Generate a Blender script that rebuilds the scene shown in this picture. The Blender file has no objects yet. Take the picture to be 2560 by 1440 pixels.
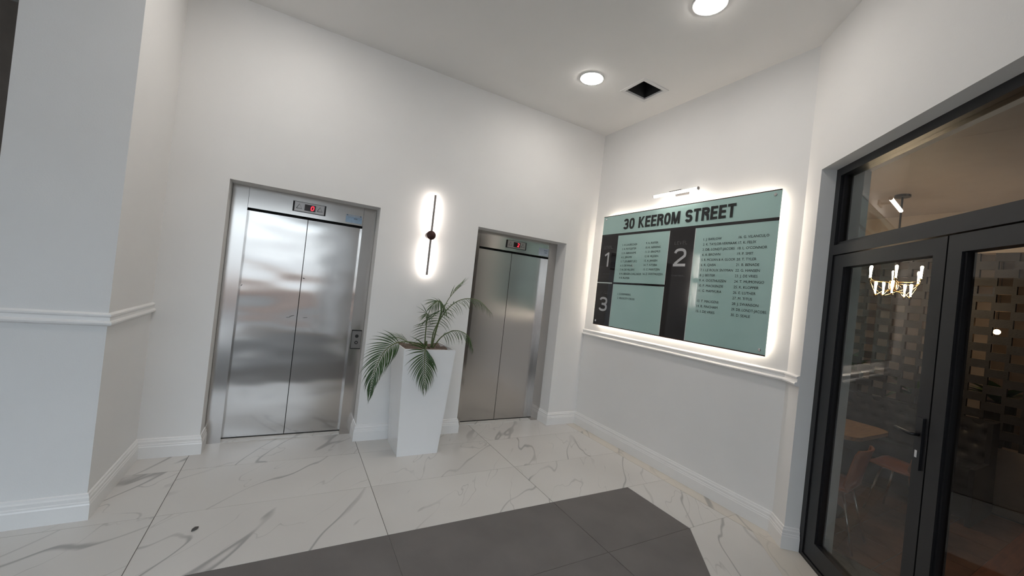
import bpy, bmesh, math, random
from mathutils import Vector, Matrix
random.seed(7)
S = bpy.context.scene
COL = S.collection

# ------------------------------------------------------------------ camera
cam_d = bpy.data.cameras.new('camera'); cam = bpy.data.objects.new('camera', cam_d); COL.objects.link(cam)
CAM = Vector((-3.3413, -3.9839, 1.6))
def cam_axes(yaw, pitch, roll):
    y, p, r = map(math.radians, (yaw, pitch, roll))
    fw = Vector((math.sin(y)*math.cos(p), math.cos(y)*math.cos(p), math.sin(p)))
    rt = Vector((math.cos(y), -math.sin(y), 0)); up = rt.cross(fw)
    c, s = math.cos(r), math.sin(r)
    return c*rt + s*up, -s*rt + c*up, fw
_r, _u, _f = cam_axes(29.031, 0.4356, 6.3386)
cam.matrix_world = Matrix(((_r.x, _u.x, -_f.x, CAM.x), (_r.y, _u.y, -_f.y, CAM.y), (_r.z, _u.z, -_f.z, CAM.z), (0, 0, 0, 1)))
cam_d.sensor_width = 36; cam_d.lens = 985.34/2560*36; cam_d.clip_start = 0.02; cam_d.clip_end = 200
S.camera = cam

# ------------------------------------------------------------------ world, exposure
W = bpy.data.worlds.new('daylight'); S.world = W; W.use_nodes = True
bg = W.node_tree.nodes['Background']; bg.inputs[0].default_value = (0.71, 0.855, 1.0, 1); bg.inputs[1].default_value = 3.0
S.view_settings.view_transform = 'Standard'; S.view_settings.look = 'None'
S.view_settings.gamma = 1; S.view_settings.exposure = 1.08; S.view_settings.use_curve_mapping = False
DOWNLIGHT = 38.0; SCONCE = 28.0; SIGN_LED = 24.0; PICTURE = 9.0; CANDLE = 50.0

# ------------------------------------------------------------------ materials
M = {}
def mat(key, col, rough=.5, metal=0.0, var=0.0, vscale=8.0, bump=0.0, bscale=60.0, spec=.5, coat=0.0, emit=None, estr=0.0, stretch=None):
    m = bpy.data.materials.new(key); m.use_nodes = True; nt = m.node_tree; N = nt.nodes; L = nt.links
    b = N['Principled BSDF']; b.inputs['Roughness'].default_value = rough; b.inputs['Metallic'].default_value = metal
    b.inputs['Specular IOR Level'].default_value = spec; b.inputs['Coat Weight'].default_value = coat
    b.inputs['Coat Roughness'].default_value = .03
    tc = N.new('ShaderNodeTexCoord'); src = tc.outputs['Object']
    if stretch:
        mp = N.new('ShaderNodeMapping'); mp.inputs['Scale'].default_value = stretch
        L.new(src, mp.inputs[0]); src = mp.outputs[0]
    c = (*col, 1)
    if var:
        n = N.new('ShaderNodeTexNoise'); n.inputs['Scale'].default_value = vscale; n.inputs['Detail'].default_value = 4
        L.new(src, n.inputs['Vector'])
        r = N.new('ShaderNodeValToRGB')
        r.color_ramp.elements[0].position = .3; r.color_ramp.elements[1].position = .7
        r.color_ramp.elements[0].color = (*[x*(1-var) for x in col], 1); r.color_ramp.elements[1].color = (*[min(1, x*(1+var)) for x in col], 1)
        L.new(n.outputs['Fac'], r.inputs[0]); L.new(r.outputs[0], b.inputs['Base Color'])
    else:
        b.inputs['Base Color'].default_value = c
    if bump:
        n2 = N.new('ShaderNodeTexNoise'); n2.inputs['Scale'].default_value = bscale; n2.inputs['Detail'].default_value = 3
        L.new(src, n2.inputs['Vector'])
        bp = N.new('ShaderNodeBump'); bp.inputs['Strength'].default_value = bump; bp.inputs['Distance'].default_value = .01
        L.new(n2.outputs['Fac'], bp.inputs['Height']); L.new(bp.outputs[0], b.inputs['Normal'])
    if emit:
        b.inputs['Emission Color'].default_value = (*emit, 1); b.inputs['Emission Strength'].default_value = estr
    M[key] = m; return m

mat('plaster', (.80, .79, .775), .65, var=.012, vscale=2.5, bump=.04, bscale=140)
mat('ceiling_paint', (.85, .835, .815), .75, var=.01, vscale=2, bump=.03, bscale=120)
mat('gloss_trim', (.83, .82, .805), .32, var=.01, bump=.02, bscale=60)
mat('taupe', (.22, .185, .16), .6, var=.06, bump=.03)
mat('grout', (.20, .19, .18), .9, var=.1, vscale=40)
mat('grey_tile', (.155, .143, .136), .62, var=.10, vscale=3.2, spec=.22, bump=.05, bscale=180)
mat('asphalt', (.085, .08, .075), .9, var=.1)
mat('reflection_brown', (.24, .155, .12), .8, var=.2)
mat('black_metal', (.008, .008, .010), .40, var=.1, vscale=20)
mat('chrome', (.72, .72, .73), .12, 1, var=.02)
mat('dark_gap', (.012, .011, .011), .7, var=.1)
mat('bronze', (.05, .022, .018), .35, .6, var=.1)
mat('rod_grey', (.26, .24, .23), .5, .3, var=.08)
mat('planter_white', (.86, .86, .86), .18, var=.008, vscale=4, coat=.3)
mat('soil', (.17, .125, .10), .95, var=.4, vscale=60, bump=.6, bscale=90)
mat('leaf', (.032, .070, .016), .42, var=.5, vscale=9, spec=.4)
mat('stem', (.10, .135, .045), .5, var=.25, vscale=12)
mat('teal_glass', (.36, .52, .485), .04, var=.02, vscale=2, spec=.6)
mat('sign_black', (.012, .010, .011), .05, var=.1, spec=.5)
mat('ink', (.008, .010, .010), .3, var=.1)
mat('sign_grey', (.42, .42, .43), .3, var=.03)
mat('dim_print', (.085, .083, .085), .3, var=.05)
mat('sign_edge', (.55, .60, .58), .25, var=.03)
mat('red_led', (.5, .02, .03), .4, var=.01, emit=(1, .03, .06), estr=.75)
mat('led_window', (.02, .003, .004), .15, var=.1)
mat('plate', (.33, .31, .30), .3, 1, var=.04)
mat('sticker_blue', (.34, .47, .62), .35, var=.08, vscale=30)
mat('sticker_pale', (.48, .53, .60), .35, var=.06, vscale=30)
mat('sticker_mark', (.20, .25, .33), .4, var=.05)
mat('residue', (.10, .095, .09), .6, .3, var=.2)
mat('vent_white', (.76, .75, .74), .4, var=.01)
mat('duct_black', (.03, .03, .03), .9, var=.1)
mat('light_disc', (1, 1, 1), .5, var=.001, emit=(1, .945, .885), estr=DOWNLIGHT)
mat('sconce_led', (1, 1, 1), .5, var=.001, emit=(1, .90, .82), estr=SCONCE)
mat('sign_led', (1, 1, 1), .5, var=.001, emit=(1, .88, .74), estr=SIGN_LED)
mat('picture_led', (1, 1, 1), .5, var=.001, emit=(1, .93, .86), estr=PICTURE)
mat('candle', (1, 1, 1), .5, var=.001, emit=(1, .74, .48), estr=CANDLE)
mat('brass', (.45, .32, .16), .25, 1, var=.08)
mat('crystal', (.8, .8, .85), .05, .6, var=.02)
mat('black_brick', (.022, .019, .019), .6, var=.25, vscale=30, bump=.25, bscale=80)
mat('beige_wall', (.42, .36, .31), .6, var=.03, bump=.03)
mat('cafe_ceiling', (.36, .31, .285), .6, var=.03)
mat('pale_wall', (.72, .68, .66), .6, var=.03)
mat('terracotta', (.23, .105, .055), .38, var=.22, vscale=7, bump=.06, bscale=70)
mat('orange_wood', (.30, .095, .035), .35, var=.25, vscale=6, stretch=(1, 9, 9), bump=.05)
mat('tan_leather', (.44, .145, .055), .30, var=.14, vscale=9, bump=.05, bscale=120)
mat('table_wood', (.40, .245, .115), .35, var=.22, vscale=5, stretch=(1.2, 14, 14))
mat('dark_leather', (.022, .020, .024), .48, var=.25, vscale=10, bump=.08, bscale=90)
mat('plant_pot', (.05, .05, .05), .5, var=.1)
mat('leaf_bright', (.09, .21, .055), .4, var=.4, vscale=7)
mat('globe_warm', (1, .8, .6), .5, var=.001, emit=(1, .48, .18), estr=30)

def steel(key, wav, rough, col=(.55, .535, .525)):
    m = mat(key, col, rough, 1); nt = m.node_tree; N = nt.nodes; L = nt.links; b = N['Principled BSDF']
    tc = N.new('ShaderNodeTexCoord')
    mp = N.new('ShaderNodeMapping'); mp.inputs['Scale'].default_value = (2.5, 2.5, 260); L.new(tc.outputs['Object'], mp.inputs[0])
    n = N.new('ShaderNodeTexNoise'); n.inputs['Scale'].default_value = 3; n.inputs['Detail'].default_value = 3; L.new(mp.outputs[0], n.inputs['Vector'])
    mr = N.new('ShaderNodeMapRange'); mr.inputs['To Min'].default_value = rough*.97; mr.inputs['To Max'].default_value = rough*1.04
    L.new(n.outputs['Fac'], mr.inputs['Value']); L.new(mr.outputs[0], b.inputs['Roughness'])
    b.inputs['Anisotropic'].default_value = .2
    bp = N.new('ShaderNodeBump'); bp.inputs['Strength'].default_value = .006; bp.inputs['Distance'].default_value = .001
    L.new(n.outputs['Fac'], bp.inputs['Height'])
    if wav:
        mp2 = N.new('ShaderNodeMapping'); mp2.inputs['Scale'].default_value = (.9, .9, 2.2); L.new(tc.outputs['Object'], mp2.inputs[0])
        n2 = N.new('ShaderNodeTexNoise'); n2.inputs['Scale'].default_value = 1.6; n2.inputs['Detail'].default_value = 1; L.new(mp2.outputs[0], n2.inputs['Vector'])
        b2 = N.new('ShaderNodeBump'); b2.inputs['Strength'].default_value = wav; b2.inputs['Distance'].default_value = .03
        L.new(n2.outputs['Fac'], b2.inputs['Height']); L.new(bp.outputs[0], b2.inputs['Normal']); L.new(b2.outputs[0], b.inputs['Normal'])
    else:
        L.new(bp.outputs[0], b.inputs['Normal'])
steel('steel_door', .32, .13, (.53, .505, .485)); steel('steel_frame', 0, .16, (.53, .505, .485)); steel('steel_flat', 0, .22, (.53, .505, .485))

def marble(key, warm=0.0):
    m = mat(key, (.70, .68, .66), .30, spec=.28); nt = m.node_tree; N = nt.nodes; L = nt.links; b = N['Principled BSDF']
    tc = N.new('ShaderNodeTexCoord'); oi = N.new('ShaderNodeObjectInfo')
    cmb = N.new('ShaderNodeCombineXYZ'); mul = N.new('ShaderNodeMath'); mul.operation = 'MULTIPLY'; mul.inputs[1].default_value = 37.0
    L.new(oi.outputs['Random'], mul.inputs[0]); L.new(mul.outputs[0], cmb.inputs[0]); L.new(mul.outputs[0], cmb.inputs[2])
    add = N.new('ShaderNodeVectorMath'); L.new(tc.outputs['Object'], add.inputs[0]); L.new(cmb.outputs[0], add.inputs[1])
    rot = N.new('ShaderNodeMapping'); rot.inputs['Rotation'].default_value = (0, 0, math.radians(-52)); rot.inputs['Scale'].default_value = (1.0, 1, 1)
    # rotate about the tile, then offset
    L.new(tc.outputs['Object'], rot.inputs[0]); L.new(rot.outputs[0], add.inputs[0])
    def vein(scale, sx, width, dist, seed):
        mp = N.new('ShaderNodeMapping'); mp.inputs['Scale'].default_value = (sx, 1, 1); mp.inputs['Location'].default_value = (seed, seed*1.7, seed*.6)
        L.new(add.outputs[0], mp.inputs[0])
        n = N.new('ShaderNodeTexNoise'); n.inputs['Scale'].default_value = scale; n.inputs['Detail'].default_value = 3.2
        n.inputs['Roughness'].default_value = .48; n.inputs['Distortion'].default_value = dist; L.new(mp.outputs[0], n.inputs['Vector'])
        s = N.new('ShaderNodeMath'); s.operation = 'SUBTRACT'; s.inputs[1].default_value = .5; L.new(n.outputs['Fac'], s.inputs[0])
        a = N.new('ShaderNodeMath'); a.operation = 'ABSOLUTE'; L.new(s.outputs[0], a.inputs[0])
        r = N.new('ShaderNodeMapRange'); r.interpolation_type = 'SMOOTHERSTEP'; r.inputs['From Min'].default_value = 0; r.inputs['From Max'].default_value = width
        r.inputs['To Min'].default_value = 1; r.inputs['To Max'].default_value = 0; L.new(a.outputs[0], r.inputs['Value'])
        # broken along its length
        n3 = N.new('ShaderNodeTexNoise'); n3.inputs['Scale'].default_value = scale*1.7; n3.inputs['Detail'].default_value = 2; L.new(mp.outputs[0], n3.inputs['Vector'])
        r3 = N.new('ShaderNodeMapRange'); r3.inputs['From Min'].default_value = .38; r3.inputs['From Max'].default_value = .56; L.new(n3.outputs['Fac'], r3.inputs['Value'])
        ml = N.new('ShaderNodeMath'); ml.operation = 'MULTIPLY'; L.new(r.outputs[0], ml.inputs[0]); L.new(r3.outputs[0], ml.inputs[1])
        return ml.outputs[0]
    v1 = vein(1.7, .22, .011, .22, 5.3); v2 = vein(2.9, .30, .007, .35, 9.7)
    half = N.new('ShaderNodeMath'); half.operation = 'MULTIPLY'; half.inputs[1].default_value = .5; L.new(v2, half.inputs[0])
    mx = N.new('ShaderNodeMath'); mx.operation = 'MAXIMUM'; L.new(v1, mx.inputs[0]); L.new(half.outputs[0], mx.inputs[1])
    sc = N.new('ShaderNodeMath'); sc.operation = 'MULTIPLY'; sc.inputs[1].default_value = .70; L.new(mx.outputs[0], sc.inputs[0])
    cloud = N.new('ShaderNodeTexNoise'); cloud.inputs['Scale'].default_value = 1.3; L.new(add.outputs[0], cloud.inputs['Vector'])
    cr = N.new('ShaderNodeValToRGB'); cr.color_ramp.elements[0].position = .3; cr.color_ramp.elements[1].position = .7
    cr.color_ramp.elements[0].color = (.61, .588-.02*warm, .562-.05*warm, 1); cr.color_ramp.elements[1].color = (.67, .650-.025*warm, .622-.07*warm, 1)
    L.new(cloud.outputs['Fac'], cr.inputs[0])
    mix = N.new('ShaderNodeMix'); mix.data_type = 'RGBA'; mix.inputs['B'].default_value = (.25, .245, .24, 1)
    L.new(sc.outputs[0], mix.inputs['Factor']); L.new(cr.outputs[0], mix.inputs['A']); L.new(mix.outputs['Result'], b.inputs['Base Color'])
marble('marble'); marble('marble_border', 1.0)

def window_glass(key, ior=1.75):
    m = bpy.data.materials.new(key); m.use_nodes = True; nt = m.node_tree; N = nt.nodes; L = nt.links
    N.remove(N['Principled BSDF']); out = N['Material Output']
    tr = N.new('ShaderNodeBsdfTransparent'); tr.inputs[0].default_value = (.90, .92, .91, 1)
    gl = N.new('ShaderNodeBsdfGlossy'); gl.inputs['Roughness'].default_value = .005; gl.inputs['Color'].default_value = (1, 1, 1, 1)
    fr = N.new('ShaderNodeFresnel'); fr.inputs['IOR'].default_value = ior
    ge = N.new('ShaderNodeNewGeometry'); inv = N.new('ShaderNodeMath'); inv.operation = 'SUBTRACT'; inv.inputs[0].default_value = 1
    L.new(ge.outputs['Backfacing'], inv.inputs[1])
    ml = N.new('ShaderNodeMath'); ml.operation = 'MULTIPLY'; L.new(fr.outputs[0], ml.inputs[0]); L.new(inv.outputs[0], ml.inputs[1])
    mx = N.new('ShaderNodeMixShader'); L.new(ml.outputs[0], mx.inputs[0]); L.new(tr.outputs[0], mx.inputs[1]); L.new(gl.outputs[0], mx.inputs[2])
    L.new(mx.outputs[0], out.inputs['Surface']); M[key] = m
window_glass('pane_glass', 1.5)

# ------------------------------------------------------------------ helpers
def box(bm, x0, x1, y0, y1, z0, z1, mx=None):
    vs = [Vector((x, y, z)) for z in (z0, z1) for y in (y0, y1) for x in (x0, x1)]
    if mx: vs = [mx @ v for v in vs]
    v = [bm.verts.new(p) for p in vs]
    for f in ((0, 2, 3, 1), (4, 5, 7, 6), (0, 1, 5, 4), (1, 3, 7, 5), (3, 2, 6, 7), (2, 0, 4, 6)):
        bm.faces.new([v[i] for i in f])
def prism(bm, poly, z0, z1):
    a = [bm.verts.new((p[0], p[1], z0)) for p in poly]; b = [bm.verts.new((p[0], p[1], z1)) for p in poly]
    n = len(poly)
    bm.faces.new(a[::-1]); bm.faces.new(b)
    for i in range(n): bm.faces.new((a[i], a[(i+1) % n], b[(i+1) % n], b[i]))
def lathe(bm, prof, seg=24, cap=True, mx=None):
    rings = []
    for r, z in prof:
        ring = []
        for k in range(seg):
            a = 2*math.pi*k/seg; p = Vector((r*math.cos(a), r*math.sin(a), z)); ring.append(bm.verts.new(mx @ p if mx else p))
        rings.append(ring)
    for i in range(len(rings)-1):
        for k in range(seg):
            bm.faces.new((rings[i][k], rings[i][(k+1) % seg], rings[i+1][(k+1) % seg], rings[i+1][k]))
    if cap:
        bm.faces.new(rings[0][::-1]); bm.faces.new(rings[-1])
def tube(bm, pts, r, seg=8):
    pts = [Vector(p) for p in pts]; n = len(pts)
    rr = r if isinstance(r, (list, tuple)) else [r]*n
    rings = []; ref = None
    for i, p in enumerate(pts):
        t = (pts[min(i+1, n-1)] - pts[max(i-1, 0)]).normalized()
        if ref is None: ref = Vector((0, 0, 1)) if abs(t.z) < .9 else Vector((1, 0, 0))
        u = t.cross(ref).normalized(); w = u.cross(t); ref = w
        rings.append([bm.verts.new(p + rr[i]*(math.cos(2*math.pi*k/seg)*u + math.sin(2*math.pi*k/seg)*w)) for k in range(seg)])
    for i in range(n-1):
        for k in range(seg):
            bm.faces.new((rings[i][k], rings[i][(k+1) % seg], rings[i+1][(k+1) % seg], rings[i+1][k]))
    bm.faces.new(rings[0][::-1]); bm.faces.new(rings[-1])
def bevel(bm, w, seg=2, ang=30):
    es = [e for e in bm.edges if len(e.link_faces) == 2 and e.calc_face_angle(0) > math.radians(ang)]
    bmesh.ops.bevel(bm, geom=es, offset=w, segments=seg, affect='EDGES', profile=.5, clamp_overlap=True)
def obj(name, bm, m, parent=None, smooth=False, loc=None, mx=None):
    bmesh.ops.recalc_face_normals(bm, faces=bm.faces)
    me = bpy.data.meshes.new(name); bm.to_mesh(me); bm.free()
    o = bpy.data.objects.new(name, me); COL.objects.link(o)
    me.materials.append(M[m] if isinstance(m, str) else m)
    if smooth:
        for p in me.polygons: p.use_smooth = True
    if parent: o.parent = parent
    if mx is not None: o.matrix_local = mx
    elif loc is not None: o.location = loc
    return o
def NB(): return bmesh.new()
def thing(name, label, cat, loc=(0, 0, 0), rotz=0, group=None):
    o = bpy.data.objects.new(name, None); COL.objects.link(o); o.location = loc; o.rotation_euler = (0, 0, rotz); o.empty_display_size = .1
    return tag(o, label, cat, group)
def tag(o, label, cat, group=None):
    o['label'] = label; o['category'] = cat
    if group: o['group'] = group
    return o
def struct(o, label=None, cat=None):
    o['kind'] = 'structure'
    if label: o['label'] = label
    if cat: o['category'] = cat
    return o
def copy_tree(o, parent=None):
    c = o.copy(); COL.objects.link(c); c.parent = parent
    for ch in list(o.children): copy_tree(ch, c)
    return c
def sweep(path, prof, closed=False):
    """profile (out, z) carried along a ground polyline, out = right-hand side"""
    bm = NB(); P = [Vector((p[0], p[1])) for p in path]; n = len(P); rings = []
    for i in range(n):
        d0 = (P[i]-P[i-1]).normalized() if i > 0 else None
        d1 = (P[i+1]-P[i]).normalized() if i < n-1 else None
        if d0 is None: d0 = d1
        if d1 is None: d1 = d0
        n0 = Vector((d0.y, -d0.x)); n1 = Vector((d1.y, -d1.x)); m = n0+n1; m = m/(m.length_squared/2)
        rings.append([bm.verts.new((P[i].x+m.x*o, P[i].y+m.y*o, z)) for o, z in prof])
    k = len(prof)
    for i in range(n-1):
        for j in range(k):
            bm.faces.new((rings[i][j], rings[i][(j+1) % k], rings[i+1][(j+1) % k], rings[i+1][j]))
    bm.faces.new(rings[0]); bm.faces.new(rings[-1][::-1])
    return bm

_tc = {}
def text_geo(body, bold=0.0, spacing=1.0):
    key = (body, bold, spacing)
    if key in _tc: return _tc[key]
    cu = bpy.data.curves.new('t', 'FONT'); cu.body = body; cu.size = 1; cu.offset = bold; cu.space_character = spacing; cu.resolution_u = 3
    o = bpy.data.objects.new('t', cu); COL.objects.link(o); bpy.context.view_layer.update()
    me = bpy.data.meshes.new_from_object(o.evaluated_get(bpy.context.evaluated_depsgraph_get()))
    vs = [tuple(v.co) for v in me.vertices]; fs = [tuple(p.vertices) for p in me.polygons]
    bpy.data.objects.remove(o); bpy.data.curves.remove(cu); bpy.data.meshes.remove(me)
    xs = [v[0] for v in vs]; ys = [v[1] for v in vs]
    r = (vs, fs, min(xs), max(xs), min(ys), max(ys)); _tc[key] = r; return r
CAP = None
def lettering(name, items, m, parent, X, Y, label=None, thick=.0008):
    """items: (body, left-bottom point, cap height, width or None, bold); flat print"""
    global CAP
    if CAP is None: CAP = text_geo('H')[5]
    X = Vector(X); Y = Vector(Y); V = []; F = []
    for body, p, h, w, bold in items:
        vs, fs, x0, x1, y0, y1 = text_geo(body, bold); sy = h/CAP; sx = (w/(x1-x0)) if w else sy*.98
        b = len(V); p = Vector(p)
        V += [p + X*((v[0]-x0)*sx) + Y*(v[1]*sy) for v in vs]; F += [tuple(b+i for i in f) for f in fs]
    me = bpy.data.meshes.new(name); me.from_pydata(V, [], F); me.materials.append(M[m])
    o = bpy.data.objects.new(name, me); COL.objects.link(o); o.parent = parent
    if parent: o.matrix_parent_inverse = Matrix.Translation(-Vector(parent.location))
    if label: o['label'] = label
    return o

def ribbon(P, t):
    """thick polyline -> quads (2D) with mitred joints"""
    P = [Vector((p[0], p[1])) for p in P]; n = len(P); Ls = []; Rs = []
    for i in range(n):
        d0 = (P[i]-P[i-1]).normalized() if i else (P[1]-P[0]).normalized()
        d1 = (P[i+1]-P[i]).normalized() if i < n-1 else d0
        n0 = Vector((-d0.y, d0.x)); n1 = Vector((-d1.y, d1.x)); m = n0+n1; m = m/max(.5, m.length_squared/2)
        Ls.append(P[i]+m*t/2); Rs.append(P[i]-m*t/2)
    return [(Ls[i], Rs[i], Rs[i+1], Ls[i+1]) for i in range(n-1)]
def arc(cx, cy, rx, ry, a0, a1, n=14, e=.82):
    out = []
    for k in range(n+1):
        a = math.radians(a0+(a1-a0)*k/n); c, s_ = math.cos(a), math.sin(a)
        out.append((cx+rx*math.copysign(abs(c)**e, c), cy+ry*math.copysign(abs(s_)**e, s_)))
    return out
def glyph(ch, w, t):
    h = t/2; ry = (.5-h)/2; rx = w/2-h
    if ch == 'E': return ribbon([(h, 0), (h, 1)], t)+[q for y in (h, .51, 1-h) for q in ribbon([(0, y), (w*(.94 if y == .51 else 1), y)], t*.92)]
    if ch == 'L': return ribbon([(h, 0), (h, 1)], t)+ribbon([(0, h), (w, h)], t)
    if ch == 'T': return ribbon([(w/2, 0), (w/2, 1)], t)+ribbon([(0, 1-h), (w, 1-h)], t*.95)
    if ch == 'K':
        k = t*1.12
        return ribbon([(h, 0), (h, 1)], t)+[(Vector((t*.8, .30)), Vector((t*.8, .55)), Vector((w-k, 1)), Vector((w, 1))), (Vector((w*.36, .62)), Vector((w*.36, .36)), Vector((w-k*.9, 0)), Vector((w+.02, 0)))]
    if ch == 'R':
        c = arc(w-h-.27*.9, .735, .27*.9, .265-h, 90, -90, 10)
        return ribbon([(h, 0), (h, 1)], t)+ribbon([(0, 1-h)]+c+[(0, .47+h)], t)+ribbon([(w-h-.2, .49), (w-h-.03, .38), (w-h, .18), (w-h+.03, 0)], t)
    if ch in 'O0': return ribbon(arc(w/2, .5, rx, .5-h*.95, 90, 450, 28, .78), t)
    if ch == 'M':
        k = t*1.05
        return ribbon([(h*.92, 0), (h*.92, 1)], t*.92)+ribbon([(w-h*.92, 0), (w-h*.92, 1)], t*.92)+[(Vector((0, 1)), Vector((k*1.15, 1)), Vector((w/2+k*.42, 0)), Vector((w/2-k*.42, 0))), (Vector((w, 1)), Vector((w-k*1.15, 1)), Vector((w/2-k*.42, 0)), Vector((w/2+k*.42, 0)))]
    if ch == 'V':
        return [(Vector((0, 1)), Vector((t*1.1, 1)), Vector((w/2+t*.45, 0)), Vector((w/2-t*.45, 0))), (Vector((w, 1)), Vector((w-t*1.1, 1)), Vector((w/2-t*.45, 0)), Vector((w/2+t*.45, 0)))]
    if ch == 'S': return ribbon(arc(w/2, .5+ry, rx, ry, 12, 258)+[(w/2, .5)]+arc(w/2, .5-ry, rx, ry, 78, -168), t)
    if ch == '3': return ribbon(arc(w/2, .5+ry, rx*.95, ry, 165, -80)+[(w*.34, .5)], t)+ribbon([(w*.34, .5)]+arc(w/2, .5-ry, rx, ry, 82, -165), t)
    if ch == '2': return ribbon(arc(w/2, .69, rx, .31-h, 172, -28)+[(w*.42, .32), (h*1.25, t*.9)], t)+ribbon([(0, h), (w, h)], t)
    if ch == '1': return ribbon([(w-h, 0), (w-h, 1)], t)+ribbon([(0, .78), (w-h, 1-h*.6)], t*.85)
    return []
def strokes(name, word, p, h, width, t, m, parent, X, Y, label=None, gap=.10, wide=None):
    """lettering drawn from strokes: word set to a width, cap height h, stroke t (of cap height)"""
    X = Vector(X); Y = Vector(Y); p = Vector(p); wide = wide or {}
    ad = [(.30 if c == ' ' else wide.get(c, .62)) for c in word]; tot = sum(ad)+gap*(len(word)-1); k = width/(tot*h); V = []; F = []; x = 0
    for c, w in zip(word, ad):
        for q in glyph(c, w, t):
            b = len(V); lift_ = X.cross(Y).normalized()*(.000012*len(F)); V += [p+lift_+X*((x+v.x)*h*k)+Y*(v.y*h) for v in q]; F.append((b, b+1, b+2, b+3))
        x += w+gap
    me = bpy.data.meshes.new(name); me.from_pydata(V, [], F); me.materials.append(M[m])
    o = bpy.data.objects.new(name, me); COL.objects.link(o); o.parent = parent
    if label: o['label'] = label
    return o

# ------------------------------------------------------------------ plan
H = 3.734; ZT = 2.2605; BB = .022
E1 = (-3.8708, -2.6704); E2 = (-1.6321, -.4274)
XP, YP, XPL = -4.26, -.823, -4.75
A = math.radians(40.466); DC = Vector((0, -2.401, 0)); Dd = Vector((-math.sin(A), -math.cos(A), 0)); Dn = Vector((math.cos(A), -math.sin(A), 0))
DM = Matrix(((Dd.x, Dn.x, 0, DC.x), (Dd.y, Dn.y, 0, DC.y), (0, 0, 1, 0), (0, 0, 0, 1)))
def DW(s, off, z=0): return DC + Dd*s + Dn*off + Vector((0, 0, z))
ZO = 2.712; SO0, SO1 = .19, 2.12; SEND = 3.6
PE = DW(SEND, 0)

# ------------------------------------------------------------------ structure: lobby
bm = NB(); YB = .45
xs = [XPL, E1[0], E1[1], E2[0], E2[1], .2]
for i in (0, 2, 4): box(bm, xs[i], xs[i+1], 0, YB, 0, H)
for a, b in (E1, E2):
    box(bm, a, b, 0, YB, ZT, H); box(bm, a, b, YB-.05, YB, 0, ZT)
struct(obj('wall_back', bm, 'plaster'))
bm = NB(); box(bm, 0, .2, -2.55, 0, 0, H); struct(obj('wall_right', bm, 'plaster'))
bm = NB()
for s0, s1, z0, z1 in ((0, SO0, 0, H), (SO0, SO1, ZO, H), (SO1, SEND, 0, H)): box(bm, s0, s1, 0, .31, z0, z1, DM)
struct(obj('wall_door', bm, 'plaster'))
bm = NB(); box(bm, XPL, XP, YP, 0, 0, H); struct(obj('wall_pillar', bm, 'plaster'))
bm = NB(); box(bm, PE.x, PE.x+.25, -7.5, PE.y+.02, 0, H); struct(obj('wall_entrance_side', bm, 'plaster'))
bm = NB(); box(bm, -7.7, PE.x+.25, -7.7, -7.5, 3.0, H); box(bm, -7.7, -7.3, -7.7, -7.5, 0, 3.0); box(bm, PE.x-.3, PE.x+.25, -7.7, -7.5, 0, 3.0)
struct(obj('wall_front', bm, 'plaster'))
bm = NB(); box(bm, -7.7, -7.5, -7.5, 1.7, 0, H)
struct(obj('wall_left', bm, 'plaster'))
bm = NB(); box(bm, -7.5, XPL, 1.5, 1.7, 0, H); box(bm, XPL-.02, XPL, YB, 1.5, 0, H); struct(obj('wall_far', bm, 'taupe'))
# ceiling with the square hole of the air vent
VX0, VX1, VY0, VY1 = -.625, -.345, -1.215, -.965
bm = NB()
for x0, x1, y0, y1 in ((-7.7, VX0, -7.7, 1.7), (VX1, .25, -7.7, 1.7), (VX0, VX1, -7.7, VY0), (VX0, VX1, VY1, 1.7)):
    box(bm, x0, x1, y0, y1, H, H+.12)
struct(obj('ceiling', bm, 'ceiling_paint'))

# floor: base with every tile a piece of its own
bm = NB(); box(bm, -7.7, .2, -7.7, 1.7, -.08, -.003)
floor = struct(obj('floor', bm, 'grout'))
def clip(poly, px, py, nx, ny):
    out = []
    for i in range(len(poly)):
        a, b = poly[i], poly[(i+1) % len(poly)]
        da = (a[0]-px)*nx+(a[1]-py)*ny; db = (b[0]-px)*nx+(b[1]-py)*ny
        if da >= 0: out.append(a)
        if da*db < 0:
            t = da/(da-db); out.append((a[0]+t*(b[0]-a[0]), a[1]+t*(b[1]-a[1])))
    return out
def area(p): return .5*abs(sum(p[i][0]*p[(i+1) % len(p)][1]-p[(i+1) % len(p)][0]*p[i][1] for i in range(len(p))))
def tile(polys, m, name='floor_tile'):
    polys = [p for p in polys if len(p) > 2 and area(p) > .0006]
    if not polys: return
    cx = sum(q[0] for q in polys[0])/len(polys[0]); cy = sum(q[1] for q in polys[0])/len(polys[0])
    bm = NB()
    for p in polys: prism(bm, [(q[0]-cx, q[1]-cy) for q in p], -.012, 0)
    obj(name, bm, m, floor, loc=(cx, cy, 0))
BW = .145; gx, gy = .0022, .0011
nD = (-Dn.x, -Dn.y)                              # towards the lobby
bp0 = DW(0, -BW); dg0 = Vector((-.605, -2.15))   # border and grey-field diagonal
YG0, YG1 = -1.53, -4.63
rows = [-.29-.62*k for k in range(-1, 13)]
cols = [-.145-1.26*k for k in range(0, 7)]
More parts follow.
